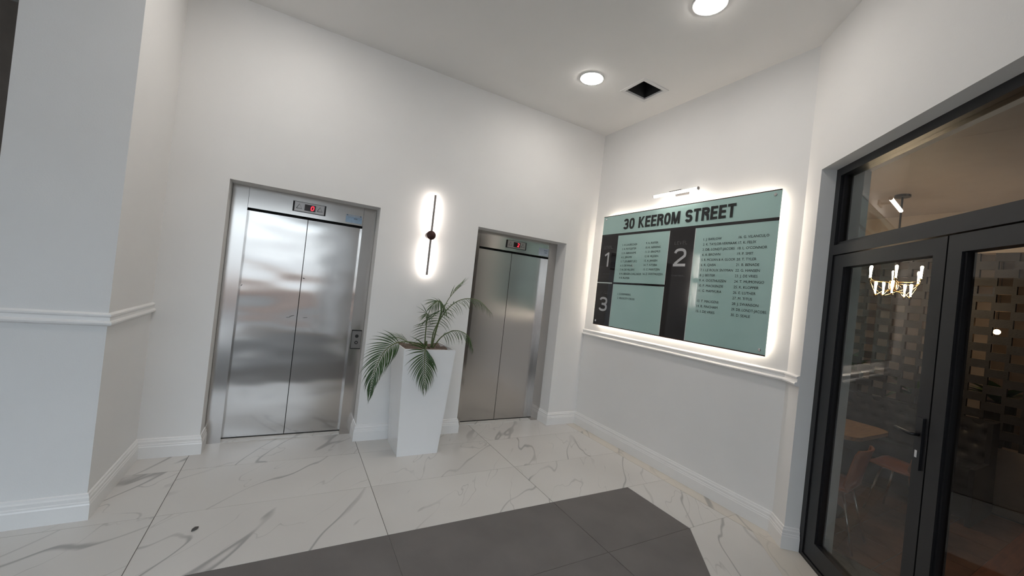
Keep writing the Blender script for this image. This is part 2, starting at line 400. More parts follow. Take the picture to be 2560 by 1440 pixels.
for ri in range(len(rows)-1):
    y1, y0 = rows[ri], rows[ri+1]
    grey = (y1 <= YG0+.01 and y0 >= YG1-.01)
    for ci in range(len(cols)-1):
        x1, x0 = cols[ci], cols[ci+1]
        base = [(x0+gx, y0+gy), (x1-gx, y0+gy), (x1-gx, y1-gy), (x0+gx, y1-gy)]
        if ri == 0: base = clip(base, 0, 0, 0, -1)
        base = clip(base, bp0.x-nD[0]*0, bp0.y, nD[0], nD[1])
        base = clip(base, -7.5, 0, 1, 0)
        if y0 < PE.y: base = clip(base, PE.x, 0, -1, 0)
        if len(base) < 3: continue
        if grey:
            g = clip(clip(base, dg0.x-gx, 0, -1, 0), dg0.x, dg0.y, nD[0], nD[1])
            if len(g) > 2: tile([g], 'grey_tile')
            w1 = clip(base, dg0.x+gx, 0, 1, 0)
            if y1 < -2.0: w1 = clip(base, dg0.x-nD[0]*.004, dg0.y-nD[1]*.004, -nD[0], -nD[1])
            if len(w1) > 2: tile([w1], 'marble')
        else:
            ex = []
            if ri == 0:
                for a, b in (E1, E2):
                    l, r = max(a, x0+gx), min(b, x1-gx)
                    if r-l > .02: ex.append([(l, 0), (r, 0), (r, .285), (l, .285)])
            tile([base]+ex, 'grey_tile' if (y1 < -4.6 and x0 > -4.0) else 'marble')
    # border pieces along the sign wall and along the glazed door
    b = [(-BW+.001, y0+gy), (0, y0+gy), (0, min(y1-gy, 0)), (-BW+.001, min(y1-gy, 0))]
    b = clip(b, DC.x, DC.y, nD[0], nD[1])
    if len(b) > 2 and area(b) > .001: tile([b], 'marble_border')
for k in range(6):
    s0, s1 = .02+k*.62, .02+(k+1)*.62-.003
    poly = [DW(s0, -BW+.001), DW(s1, -BW+.001), DW(s1, .09 if SO0 < s0 and s1 < SO1 else 0), DW(s0, .09 if SO0 < s0 and s1 < SO1 else 0)]
    poly = [(p.x, p.y) for p in poly]; poly = clip(poly, -BW, 0, -1, 0) if k == 0 else poly
    tile([poly], 'marble_border')
# threshold piece in front of the first part of the door frame
tile([[tuple(DW(s, o)[:2]) for s, o in ((SO0, -.001), (.64, -.001), (.64, .095), (SO0, .095))]], 'marble_border')

# baseboards and chair rails
bprof = [(0, 0), (BB, 0), (BB, .088), (BB-.003, .096), (BB-.003, .104), (BB-.007, .110), (BB-.007, .128), (BB-.012, .136), (BB-.014, .148), (0, .152)]
FY = .19
def board(name, path): struct(obj(name, sweep(path, bprof), 'gloss_trim'))
board('baseboard_left', [(XPL, YP), (XP, YP), (XP, 0), (E1[0], 0), (E1[0], FY)])
board('baseboard_center', [(E1[1], FY), (E1[1], 0), (E2[0], 0), (E2[0], FY)])
p1 = DW(SO0, 0); p2 = DW(SO0, .095)
board('baseboard_right', [(E2[1], FY), (E2[1], 0), (0, 0), (0, DC.y), (p1.x, p1.y), (p2.x, p2.y)])
p3, p4 = DW(SO1, 0), DW(SEND, 0)
board('baseboard_door', [(p3.x, p3.y), (p4.x, p4.y)])
rprof = [(0, 1.145), (.012, 1.145), (.030, 1.153), (.033, 1.163), (.028, 1.172), (.016, 1.176), (.014, 1.196), (.021, 1.203), (.021, 1.212), (.006, 1.222), (0, 1.222)]
struct(obj('trim_1', sweep([(0, 0), (0, DC.y), (p1.x, p1.y)], rprof), 'gloss_trim'))
struct(obj('trim_2', sweep([(XPL, YP), (XP, YP), (XP, 0)], [(o*.75, z-.012) for o, z in rprof]), 'gloss_trim'))

# ------------------------------------------------------------------ glazed door (door_1)
def dobj(name, boxes, m, parent=None, bev=0):
    bm = NB()
    for b in boxes: box(bm, *b)
    if bev: bevel(bm, bev, 2)
    o = obj(name, bm, m, parent)
    if parent is None: o.matrix_world = DM
    return o
F0, F1 = .098, .178; FW = .052; ZB0, ZB1 = 2.095, 2.165
door = struct(dobj('door_1', [(SO0, SO0+FW, F0, F1, 0, ZO), (SO1-FW, SO1, F0, F1, 0, ZO), (SO0+FW, SO1-FW, F0, F1, ZO-.055, ZO),
    (SO0+FW, SO1-FW, F0, F1, ZB0, ZB1), (SO0+FW, SO1-FW, F0, F1, 0, .022),
    (SO0+FW, SO1-FW, F0+.02, F0+.045, ZB1, ZB1+.022), (SO0+FW, SO0+FW+.02, F0+.02, F0+.045, ZB1, ZO-.055)], 'black_metal'))
dobj('transom_pane', [(SO0+FW, SO1-FW, .134, .142, ZB1, ZO-.055)], 'pane_glass', door)
SM = 1.142; ST = .074; L0, L1 = .106, .164
for (a, b), first in (((SO0+FW+.004, SM-.004), True), ((SM+.004, SO1-FW-.004), False)):
    hs = .112 if first else ST
    lf = dobj('door_leaf', [(a, a+hs, L0, L1, .028, ZB0-.006), (b-ST, b, L0, L1, .028, ZB0-.006), (a+hs, b-ST, L0, L1, ZB0-.006-.085, ZB0-.006), (a+hs, b-ST, L0, L1, .028, .15),
        (a+hs, a+hs+.012, L0+.012, L1-.012, .15, ZB0-.091), (b-ST-.012, b-ST, L0+.012, L1-.012, .15, ZB0-.091)], 'black_metal', door)
    dobj('pane', [(a+hs, b-ST, .131, .139, .15, ZB0-.091)], 'pane_glass', lf)
    if first:
        dobj('lock_plate', [(b-.055, b-.019, L0-.010, L0, .96, 1.21)], 'black_metal', lf, .004)
        bm = NB(); tube(bm, [(b-.037, L0-.008, 1.128), (b-.037, L0-.040, 1.128), (b-.045, L0-.047, 1.128), (b-.130, L0-.047, 1.130)], .0085, 10)
        obj('lever_handle', bm, 'black_metal', lf, True)
        bm = NB(); box(bm, b-.044, b-.030, L0-.014, L0-.009, 1.018, 1.052); bevel(bm, .003, 2)
        o = obj('keyhole', bm, 'chrome', lf); o['label'] = 'small chrome keyhole'
    else:
        pass

# ------------------------------------------------------------------ lifts
def lift(name, label, x0, x1, dark, digit):
    t = thing(name, label, 'elevator', ((x0+x1)/2, FY, 0))
    w = (x1-x0)/2; JL = .118; JR = .118; HD = 2.075
    fm = 'steel_frame'; dm = 'steel_flat' if dark else 'steel_door'
    def part(nm, bxs, m, parent=t, bev=.0015):
        bm = NB()
        for b in bxs: box(bm, *b)
        if bev: bevel(bm, bev, 1)
        return obj(nm, bm, m, parent)
    part('jamb', [(-w, -w+JL, 0, .10, 0, ZT)], fm); part('jamb', [(w-JR, w, 0, .10, 0, ZT)], fm)
    part('header_panel', [(-w+JL+.002, w-JR-.002, .001, .10, HD, ZT)], fm)
    DY = .088
    dl, dr = -w+JL-.02, w-JR+.02; mid = 0.0
    part('door_leaf', [(dl, mid-.003, DY, DY+.03, .014, HD-.016)], dm); part('door_leaf', [(mid+.003, dr, DY, DY+.03, .014, HD-.016)], dm)
    part('door_gap', [(dl, dr, DY+.035, DY+.045, 0, HD)], 'dark_gap', bev=0)  # dark sheet stands in for the unlit shaft behind the leaves
    part('sill', [(-w+JL, w-JR, .0, DY+.03, 0, .006)], 'marble', bev=0)
    part('track', [(-w+JL, w-JR, DY-.006, DY+.03, .002, .012)], 'dark_gap', bev=0)
    # floor display over the doors
    dcx = (.0 if not dark else -.002)
    d = part('floor_display', [(dcx-.138, dcx+.138, -.008, .002, 2.112, 2.205)], 'dark_gap', bev=.003)
    part('display_plate', [(dcx-.124, dcx+.124, -.011, -.006, 2.116, 2.201)], 'plate', d, .002)
    part('screen', [(dcx-.042, dcx+.050, -.0125, -.009, 2.130, 2.188)], 'led_window', d, .001)
    strokes('digit', digit, (dcx+.006, -.0135, 2.137), .045, .030, .20, 'red_led', d, (1, 0, 0), (.12, 0, 1), 'glowing red floor digit', wide={digit: .70})
    for cx in (-.086, .086):
        V = []; bm = NB(); q = [(dcx+cx-.022, 2.142), (dcx+cx+.022, 2.142), (dcx+cx, 2.182)]
        tube(bm, [(x, -.0115, z) for x, z in q+[q[0]]], .0032, 6); obj('arrow', bm, 'residue', d)
    # notice
    s = part('notice', [(.318, .468, -.003, .001, 2.092, 2.170)] if not dark else [(.330, .474, -.003, .001, 2.083, 2.178)], 'sticker_blue' if not dark else 'sticker_pale', bev=0)
    if not dark:
        part('notice_heading', [(.318, .468, -.0036, -.003, 2.150, 2.170)], 'sticker_pale', s, 0)
        for cx in (.330, .452):
            bm = NB(); lathe(bm, [(.007, -.0005), (.007, .0005)], 12, mx=Matrix.Translation((cx, -.0042, 2.163)) @ Matrix.Rotation(math.pi/2, 4, 'X')); obj('emblem', bm, 'sticker_mark', s)
        part('print', [(.392, .424, -.0036, -.003, 2.128, 2.139)], 'sticker_mark', s, 0)
    else:
        part('print', [(.40, .455, -.0036, -.003, 2.145, 2.156)], 'sticker_mark', s, 0); part('print', [(.412, .450, -.0036, -.003, 2.118, 2.130)], 'sticker_mark', s, 0)
    if not dark:
        cx = w-JR/2+.0
        c = part('call_panel', [(cx-.047, cx+.047, -.007, .001, .852, 1.042)], 'dark_gap', bev=.003)
        part('call_plate', [(cx-.043, cx+.043, -.011, -.005, .862, 1.032)], 'plate', c, .002)
        for z, m in ((.982, 'dark_gap'), (.918, 'plate')):
            mx = Matrix.Translation((cx+.002, -.012, z)) @ Matrix.Rotation(math.pi/2, 4, 'X')
            bm = NB(); lathe(bm, [(.0165, -.002), (.0165, .003)], 20, mx=mx); r = obj('button_ring', bm, 'dark_gap', c)
            bm = NB(); lathe(bm, [(.0085, .002), (.0085, .006)], 16, mx=mx); obj('button', bm, m, c)
        for (px, pz, sx, sz, rot) in ((.018, 1.50, .030, .012, -.15), (-w+JL+.014, 1.385, .022, .008, 1.0), (-.045, 1.135, .060, .008, .35), (-.075, 1.120, .050, .006, .05), (.07, 1.125, .05, .004, .1)):
            bm = NB(); bm.faces.new([bm.verts.new((sx/2*math.cos(k*.785)*random.uniform(.6, 1), 0, sz/2*math.sin(k*.785)*random.uniform(.6, 1))) for k in range(8)])
            r = bmesh.ops.extrude_face_region(bm, geom=bm.faces[:])
            for v in [g for g in r['geom'] if isinstance(g, bmesh.types.BMVert)]: v.co.y -= .0008
            obj('scuff', bm, 'residue', t, mx=Matrix.Translation((px, DY, pz)) @ Matrix.Rotation(-rot, 4, 'Y'))
    return t
lift('elevator', 'brushed steel elevator with call button panel on its right jamb', E1[0]+.003, E1[1]-.003, False, '0')
lift('elevator', 'darker steel elevator without call buttons, next to the directory sign wall', E2[0]+.003, E2[1]-.003, True, '2')

# ------------------------------------------------------------------ wall sconce
t = thing('wall_sconce', 'slim vertical rod wall light with round bronze mount between the elevators', 'wall light', (-2.166, 0, 2.072))
bm = NB(); box(bm, -.010, .010, -.068, -.058, .036, .410); bevel(bm, .002, 2); obj('rod', bm, 'rod_grey', t)
bm = NB(); box(bm, -.010, .010, -.068, -.058, -.405, -.036); bevel(bm, .002, 2); obj('rod', bm, 'rod_grey', t)
for z0, z1 in ((.045, .400), (-.397, -.045)):
    bm = NB(); box(bm, -.006, .006, -.0575, -.052, z0, z1); o = obj('led_strip', bm, 'sconce_led', t); o['label'] = 'white light strip facing the wall'
RX = Matrix.Rotation(math.pi/2, 4, 'X')
bm = NB(); lathe(bm, [(.030, 0), (.044, .004), (.046, .012), (.046, .020), (.041, .025)], 28, mx=Matrix.Translation((0, -.050, 0)) @ RX); obj('mount_disc', bm, 'bronze', t, True)
bm = NB(); lathe(bm, [(.040, 0), (.040, .050)], 24, mx=RX); obj('wall_cup', bm, 'rod_grey', t, False)

# ------------------------------------------------------------------ directory sign
SX = -.050; SY0, SY1 = -.211, -2.256; SZ0, SZ1 = 1.306, 2.641
t = thing('directory_sign', 'backlit pale teal glass tenant directory headed by the street address', 'sign', (0, (SY0+SY1)/2, SZ0))
OFF = Matrix.Translation(-Vector(t.location))
def sp(nm, bxs, m, parent=t, bev=0):
    bm = NB()
    for b in bxs: box(bm, *b)
    if bev: bevel(bm, bev, 1)
    o = obj(nm, bm, m, parent); o.matrix_parent_inverse = OFF; return o
sp('backing', [(SX+.006, SX+.014, SY1+.012, SY0-.012, SZ0+.012, SZ1-.012)], 'sign_black')
sp('glass_panel', [(SX, SX+.006, SY1, SY0, SZ0, SZ1)], 'teal_glass', bev=.001)
def band(nm, ya, yb, za, zb, m='sign_black', lift_=.0012): return sp(nm, [(SX-lift_, SX, min(ya, yb), max(ya, yb), za, zb)], m)
band('level_band', SY0, -.491, 1.830, 2.414); band('level_band', SY0, -.491, SZ0, 1.817)
band('level_band', -1.226, -1.516, SZ0, 2.390)
band('divider', SY0-.0, SY1, 2.389, 2.415, lift_=.0014); band('divider', -.470, -1.240, 1.815, 1.836, lift_=.0014)
band('pinstripe', SY0, -.470, 1.815, 1.830, 'sign_edge', .0012)
for ya, za, zb in ((-1.222, 1.836, 2.389), (-1.224, SZ0, 1.815), (-.4935, SZ0, 1.815), (-1.5195, SZ0, 2.389)):
    band('edge_line', ya-.0035, ya+.0035, za, zb, 'sign_edge', .0006)
band('edge_strip', SY0, SY1, SZ0, SZ0+.010, 'bronze', .0016); band('edge_strip', SY0, SY1, SZ1-.007, SZ1, 'bronze', .0016)
X_, Y_ = (0, -1, 0), (0, 0, 1); TX = SX-.0022
def words(nm, items, m, label=None): return lettering(nm, items, m, t, X_, Y_, label)
def big(nm, word, y, z, h, w, t_, m, label=None, **k):
    o = strokes(nm, word, (TX, y, z), h, w, t_, m, t, X_, Y_, label, **k); o.matrix_parent_inverse = OFF
big('title', '30 KEEROM STREET', -.556, 2.455, .124, 1.340, .205, 'ink', 'bold black street address lettering', wide={'M': .80, 'E': .55, 'T': .60, 'K': .66}, gap=.085)
big('level_number', '1', -.300, 2.020, .173, .072, .15, 'sign_grey', wide={'1': .40}); big('level_number', '2', -1.302, 2.022, .180, .142, .15, 'sign_grey', wide={'2': .76})
big('level_number', '3', -.284, 1.480, .172, .142, .15, 'sign_grey', wide={'3': .78})
for y, z in ((-.270, 2.240), (-1.296, 2.240), (-.275, 1.690)): big('level_word', 'LEVEL', y, z, .033, .146, .11, 'dim_print', wide={'V': .8}, gap=.2)
words('level_note', [('CHAMBERS', (TX, -.280, 1.925), .012, .130, 0)], 'dim_print'); words('level_note', [('CHAMBERS', (TX, -1.298, 1.924), .014, .152, 0)], 'dim_print')
CAP0 = text_geo('H')[5]
def column(y, z, pitch, lines, h, wmax=.3):
    for i, s in enumerate(lines):
        if s: g = text_geo(s); wn = (g[3]-g[2])*h/CAP0*.98; words('name_line', [(s, (TX, y, z-pitch*i), h, min(wn, wmax), 0)], 'ink')
column(-.576, 2.262, .0478, ['1. H. LAUBSCHER', '2. R. POTGIETER', '3. D. ABRAHAMS', '4. L. JEROME', '5. T. JOUBERT (SC)', '6. S. DE WAAL', '7. N. DE VILLIERS', '8. N. BERGER-CHALLINOR', '9. R. RUITER'], .021, .325)
column(-.926, 2.266, .0478, ['9. A. RUITER', '10. K. NERRING', '11. D. ERASMUS', '12. B. VILJOEN', '13. A. JANSEN', '14. T. NTSEBA', '15. C. MARITZEN', '16. Z. OOSTHUIZEN'], .021)
column(-1.613, 2.264, .0478, ['1. J. BARLOW', '2. K. TAYLOR-VERMAAK', '3. DB. LONDT-JACOBS', '4. A. BROWN', '5. R. MCLEAN & A. GLOOR', '6. K. QABA', '7. I. LE ROUX SNYMAN', '8. J. BESTER', '9. A. OOSTHUIZEN', '10. P. MACKENZIE', '11. G. MAMVURA', '', '13. T. MAUGENI', '14. R. FINCHAM', '15. I. DE VRIES'], .0215, .322)
column(-1.947, 2.264, .0478, ['16. G. VILANCULO', '17. K. FELIX', "18. L. O'CONNOR", '19. P. SMIT', '20. T. TYLER', '21. B. BENADE', '22. G. HANSEN', '23. J. DE VRIES', '24. T. MUMONGO', '25. K. KLOPPER', '26. E. LUTHER', '27. M. TITUS', '28. J. SWANSON', '29. DB. LONDT-JACOBS', '30. D. SEALE'], .0215, .285)
column(-.580, 1.694, .0478, ['1. CUSSENBERG', '2. VELOCITY CROSS'], .021)
for y, z in ((SY0-.045, SZ0+.050), (SY1+.045, SZ0+.045), (SY0-.045, SZ1-.040), (SY1+.045, SZ1-.040)):
    bm = NB(); lathe(bm, [(.013, 0), (.013, .004), (.010, .007)], 20, mx=Matrix.Translation((SX-.001, y, z)) @ Matrix.Rotation(-math.pi/2, 4, 'Y')); o = obj('standoff_cap', bm, 'chrome', t); o.matrix_parent_inverse = OFF
    bm = NB(); tube(bm, [(SX+.013, y, z), (0.002, y, z)], .007, 10); o = obj('standoff', bm, 'chrome', t); o.matrix_parent_inverse = OFF
I = .035
o = sp('led_strip', [(SX+.016, SX+.022, SY1+I, SY0-I, SZ1-I-.008, SZ1-I), (SX+.016, SX+.022, SY1+I, SY0-I, SZ0+I, SZ0+I+.008),
    (SX+.016, SX+.022, SY1+I, SY1+I+.008, SZ0+I+.01, SZ1-I-.01), (SX+.016, SX+.022, SY0-I-.008, SY0-I, SZ0+I+.01, SZ1-I-.01)], 'sign_led'); o['label'] = 'warm light strip behind the glass'

# picture light over the sign
t = thing('picture_light', 'short white bar picture light over the tenant directory', 'wall light', (0, -1.285, 2.755))
def half_round(a0, a1, r, y0, y1, n=10):
    bm = NB(); P = [(-.115+r*math.cos(math.radians(a0+(a1-a0)*k/n)), r*math.sin(math.radians(a0+(a1-a0)*k/n))) for k in range(n+1)]
    A_ = [bm.verts.new((x, y0, z)) for x, z in P]; B_ = [bm.verts.new((x, y1, z)) for x, z in P]
    for k in range(n+1): bm.faces.new((A_[k], A_[(k+1) % (n+1)], B_[(k+1) % (n+1)], B_[k]))
    bm.faces.new(A_[::-1]); bm.faces.new(B_); return bm
o = obj('light_bar', half_round(150, 350, .0155, -.256, .256), 'picture_led', t); o['label'] = 'glowing white strip'
obj('housing', half_round(-9, 149, .0160, -.256, .256), 'vent_white', t)
bm = NB(); box(bm, -.102, 0, -.014, .014, .012, .028); box(bm, -.012, 0, -.075, .075, -.002, .042); box(bm, -.118, -.098, -.07, .07, .013, .024); bevel(bm, .003, 1); obj('bracket', bm, 'rod_grey', t)
for s in (-1, 1):
    bm = NB(); tube(bm, [(-.115, s*.256, 0), (-.115, s*.264, 0)], .0158, 14); obj('end_cap', bm, 'rod_grey', t)

# ------------------------------------------------------------------ ceiling fittings
def downlight(x, y, label, name='downlight'):
    t = thing(name, label, 'ceiling light', (x, y, H), 0, 'round downlights in the ceiling')
    bm = NB(); lathe(bm, [(.105, -.001), (.122, -.001), (.120, -.006), (.108, -.009), (.105, -.006)], 40, cap=False); obj('trim_ring', bm, 'vent_white', t, True)
    bm = NB(); lathe(bm, [(.106, -.002), (.105, -.008), (.095, -.014), (.07, -.019), (.03, -.022)], 40); obj('diffuser' if name == 'downlight' else 'diffuser_offscreen', bm, 'light_disc', t)
downlight(-1.02, -.925, 'round glowing downlight beside the square ceiling vent')
downlight(-1.02, -2.167, 'round glowing downlight beyond the one beside the vent')
for x, y in ((-3.45, -.925), (-3.45, -2.167)):
    downlight(x, y, 'round glowing downlight over the lobby floor', 'downlight_offscreen')
t = thing('air_vent', 'square black ceiling vent opening with white frame', 'vent', ((VX0+VX1)/2, (VY0+VY1)/2, H))
w, d = (VX1-VX0)/2, (VY1-VY0)/2; fr = .032
bm = NB()
for x0, x1, y0, y1 in ((-w-fr, w+fr, -d-fr, -d), (-w-fr, w+fr, d, d+fr), (-w-fr, -w, -d, d), (w, w+fr, -d, d)): box(bm, x0, x1, y0, y1, -.006, .0)
for x0, x1, y0, y1 in ((-w, w, -d, -d+.006), (-w, w, d-.006, d), (-w, -w+.006, -d+.006, d-.006), (w-.006, w, -d+.006, d-.006)): box(bm, x0, x1, y0, y1, -.004, .014)
obj('frame', bm, 'vent_white', t)
bm = NB()
for x0, x1, y0, y1 in ((-w, w, -d, -d+.006), (-w, w, d-.006, d), (-w, -w+.006, -d, d), (w-.006, w, -d, d)): box(bm, x0, x1, y0, y1, .0145, .5)
box(bm, -w, w, -d, d, .5, .51); obj('duct', bm, 'duct_black', t)

# ------------------------------------------------------------------ planter and palm
PX, PY = -2.182, -.262
t = thing('planter', 'tall white tapered square planter between the elevators', 'planter', (PX, PY, 0))
def sq(bm, hw, z): return [bm.verts.new((sx*hw, sy*hw, z)) for sx, sy in ((-1, -1), (1, -1), (1, 1), (-1, 1))]
bm = NB(); rings = [sq(bm, .190, 0), sq(bm, .243, .985), sq(bm, .229, .985), sq(bm, .224, .94)]
for a, b in zip(rings[:-1], rings[1:]):
    for k in range(4): bm.faces.new((a[k], a[(k+1) % 4], b[(k+1) % 4], b[k]))
bm.faces.new(rings[0][::-1]); bm.faces.new(rings[-1])
bevel(bm, .004, 2, 20); obj('body', bm, 'planter_white', t)
bm = NB(); bmesh.ops.create_grid(bm, x_segments=18, y_segments=18, size=.221)
for v in bm.verts: v.co.z = .968 + .010*math.sin(v.co.x*31+1)*math.cos(v.co.y*27) + random.uniform(-.004, .004)
obj('soil', bm, 'soil', t, True)

def spline(pts, n):
    pts = [Vector(p) for p in pts]; pts = [2*pts[0]-pts[1]]+pts+[2*pts[-1]-pts[-2]]; out = []; m = len(pts)-3
    for i in range(n):
        u = i/(n-1)*m; k = min(int(u), m-1); f = u-k; a, b, c, d = pts[k:k+4]
        out.append(.5*((2*b)+(c-a)*f+(2*a-5*b+4*c-d)*f*f+(3*b-a-3*c+d)*f**3))
    return out
def leaflet_mesh(name, droop, width=.052, n=7, mt='leaf', bend=0.0):
    bm = NB(); prev = None
    for i in range(n+1):
        s = i/n; x = s*(1-.25*droop*s-.18*abs(bend)*s); z = -droop*s*s*.62; y = bend*s*s; w = width*max(.05, math.sin(math.pi*min(1, .14+.86*s**.8)))*(.6 if i == 0 else 1)
        a, c, b = (bm.verts.new((x, y-w, z+w*.35)), bm.verts.new((x, y, z)), bm.verts.new((x, y+w, z+w*.35)))
        if prev: bm.faces.new((prev[0], a, c, prev[1])); bm.faces.new((prev[1], c, b, prev[2]))
        prev = (a, c, b)
    me = bpy.data.meshes.new(name); bm.to_mesh(me); bm.free(); me.materials.append(M[mt])
    for p in me.polygons: p.use_smooth = True
    return me
LM = {b: [leaflet_mesh('leaflet', dr, .026, bend=b*.34) for dr in (.10, .30, .60, .90)] for b in (-1, 0, 1)}
palm = thing('palm', 'green potted palm with arching feather fronds in the white planter', 'plant', (-2.12, -.27, .95))
def frond(pts, count, length, ang, droop, start=.3, up=(0, 0, 1), hang=.0, r=.006, bend=False, taper=.35):
    P = spline(pts, 40); off = Vector(palm.location)
    bm = NB(); tube(bm, [p-off for p in P], [r*(1-.8*i/39)+.0008 for i in range(40)], 6)
    fo = obj('frond', bm, 'stem', palm, True); up = Vector(up)
    for k in range(count):
        side = 1 if k % 2 else -1; s = start+(1-start)*(k//2*2+.3*(k % 2))/(count-1); i = min(38, int(s*39))
        p = P[i]+(P[i+1]-P[i])*(s*39-i); tg = (P[i+1]-P[i]).normalized()
        sd = tg.cross(up).normalized()*side; nn = sd.cross(tg).normalized()
        if nn.dot(up) < 0: nn = -nn
        u = (s-start)/(1-start); a = math.radians(ang*(1-.72*u)+random.uniform(-3, 3))
        ln = length*(.62+.38*math.sin(math.pi*min(1, .2+u*.7)))*random.uniform(.93, 1.06)*(1-taper*u*u)
        dr = (sd*math.sin(a)+tg*math.cos(a)+nn*.10+Vector((0, 0, -hang))).normalized()
        zax = (up-dr*up.dot(dr)); zax = (zax if zax.length > .05 else nn).normalized(); yax = zax.cross(dr)
        b = 0 if not bend else (1 if yax.dot(tg) > 0 else -1)
        mx = Matrix(((dr.x*ln, yax.x*ln, zax.x*ln, p.x-off.x), (dr.y*ln, yax.y*ln, zax.y*ln, p.y-off.y), (dr.z*ln, yax.z*ln, zax.z*ln, p.z-off.z), (0, 0, 0, 1)))
        o = bpy.data.objects.new('leaflet', LM[b][min(3, max(0, int(droop+random.uniform(-.5, .9))))]); COL.objects.link(o); o.parent = fo; o.matrix_local = mx
    return fo
frond([(-2.106, -.27, .954), (-2.288, -.33, 1.017), (-2.46, -.38, 1.02), (-2.579, -.43, .942), (-2.648, -.47, .786), (-2.668, -.48, .600)], 54, .235, 70, .3, .38, up=(-.35, -.9, .25), hang=.15, bend=True)
frond([(-2.11, -.28, .956), (-2.197, -.42, .998), (-2.250, -.555, .965), (-2.244, -.57, .830), (-2.224, -.575, .660)], 44, .225, 78, .3, .36, up=(0, -1, .1), bend=True, taper=.42)
frond([(-2.107, -.27, .961), (-2.091, -.28, 1.146), (-1.99, -.31, 1.359), (-1.86, -.34, 1.464), (-1.704, -.38, 1.467), (-1.560, -.42, 1.350)], 52, .17, 60, 2.4, .34, up=(0, -.3, .95), hang=.45)
frond([(-2.092, -.26, .972), (-2.045, -.24, 1.209), (-1.967, -.22, 1.439), (-1.823, -.20, 1.622)], 12, .20, 24, .6, .72)
frond([(-2.101, -.27, .967), (-2.075, -.30, 1.20), (-2.070, -.36, 1.375), (-2.130, -.44, 1.435), (-2.225, -.53, 1.390)], 50, .20, 70, 2.4, .26, up=(0, -.5, .85), hang=.50)
frond([(-2.161, -.25, .955), (-2.172, -.26, 1.10), (-2.182, -.29, 1.22), (-2.205, -.35, 1.300), (-2.245, -.43, 1.285)], 36, .175, 72, 2.0, .18, up=(0, -.6, .8), hang=.40)
frond([(-2.09, -.28, .963), (-2.021, -.33, 1.091), (-1.909, -.38, 1.156), (-1.798, -.43, 1.116), (-1.745, -.46, .990)], 42, .165, 60, 2.4, .26, up=(0, -.35, .9), hang=.45)
frond([(-2.14, -.25, .95), (-2.306, -.25, 1.00), (-2.421, -.25, 1.045), (-2.521, -.25, 1.045)], 26, .13, 70, 1.0, .40, up=(0, -.35, 1))
bm = NB(); tube(bm, [(-.02, .02, -.02), (-.03, .02, .06), (-.028, .018, .075)], [.012, .010, .006], 8); obj('cut_stem', bm, 'stem', palm, True)

# small dead leaf on the tiles
bm = NB(); vs = [bm.verts.new(p) for p in ((-.020, -.006, .002), (-.006, -.012, .006), (.016, -.002, .003), (.022, .008, .005), (.004, .012, .009), (-.012, .008, .004))]
bm.faces.new(vs); r = bmesh.ops.extrude_face_region(bm, geom=bm.faces[:])
for v in [g for g in r['geom'] if isinstance(g, bmesh.types.BMVert)]: v.co.z += .004
o = obj('dead_leaf', bm, 'residue', loc=(-3.694, -1.128, 0)); o.rotation_euler = (0, 0, .5); tag(o, 'tiny dark dry leaf lying on the marble tiles', 'leaf')

# ------------------------------------------------------------------ cafe shell
CX1 = 4.3; CYM, CYP = -6.3, .45; CZ = 2.95
fp = [DW(SO0-.15, .2), DW(SEND, .2), Vector((PE.x+.25, CYM, 0)), Vector((CX1, CYM, 0)), Vector((CX1, CYP, 0)), Vector((.2, CYP, 0))]
bm = NB(); prism(bm, [(p.x, p.y) for p in fp], -.08, -.004); cf = struct(obj('floor_cafe', bm, 'grout'))
bm = NB(); prism(bm, [(p.x, p.y) for p in fp], CZ, CZ+.1); struct(obj('ceiling_cafe', bm, 'cafe_ceiling'))
bm = NB(); box(bm, PE.x+.25, CX1+.2, CYM-.2, CYM, 0, CZ+.1); struct(obj('wall_cafe_end', bm, 'taupe'))
bm = NB(); box(bm, .2, CX1+.2, CYP, CYP+.2, 0, CZ+.1); struct(obj('wall_cafe_back', bm, 'pale_wall'))
bm = NB(); box(bm, CX1, CX1+.2, -2.62, CYP, 0, CZ+.1); struct(obj('wall_cafe_pale', bm, 'pale_wall'))
bm = NB(); box(bm, CX1, CX1+.2, CYM, -2.62, 0, CZ+.1); struct(obj('wall_cafe_dark', bm, 'taupe'))
bm = NB(); box(bm, .2, .24, -1.9, CYP, 0, CZ+.1); struct(obj('wall_cafe_left', bm, 'beige_wall'))
T = .31
for i in range(0, 9):
    for j in range(0, 13):
        x0, y0 = .1+i*T, -3.23+j*T-.0
        p = [(x0+.003, y0+.003), (x0+T-.003, y0+.003), (x0+T-.003, y0+T-.003), (x0+.003, y0+T-.003)]
        c = DW(0, .30); p = clip(p, c.x, c.y, Dn.x, Dn.y); p = clip(p, .25, 0, 1, 0); p = clip(p, 2.64, 0, -1, 0); p = clip(p, 0, CYP, 0, -1)
        if len(p) > 2 and area(p) > .004:
            cx = sum(q[0] for q in p)/len(p); cy = sum(q[1] for q in p)/len(p); bm = NB(); prism(bm, [(q[0]-cx, q[1]-cy) for q in p], -.012, 0)
            obj('floor_tile', bm, 'terracotta', cf, loc=(cx, cy, 0))
for j in range(13):
    y1 = -3.235-.14*j; y0 = y1-.136
    p = clip([(-1.6, y0), (2.64, y0), (2.64, y1), (-1.6, y1)], DW(0, .2).x, DW(0, .2).y, Dn.x, Dn.y)
    if len(p) > 2 and area(p) > .01:
        cx = sum(q[0] for q in p)/len(p); cy = sum(q[1] for q in p)/len(p); bm = NB(); prism(bm, [(q[0]-cx, q[1]-cy) for q in p], -.012, .012); obj('plank', bm, 'orange_wood', cf, loc=(cx, cy, 0))

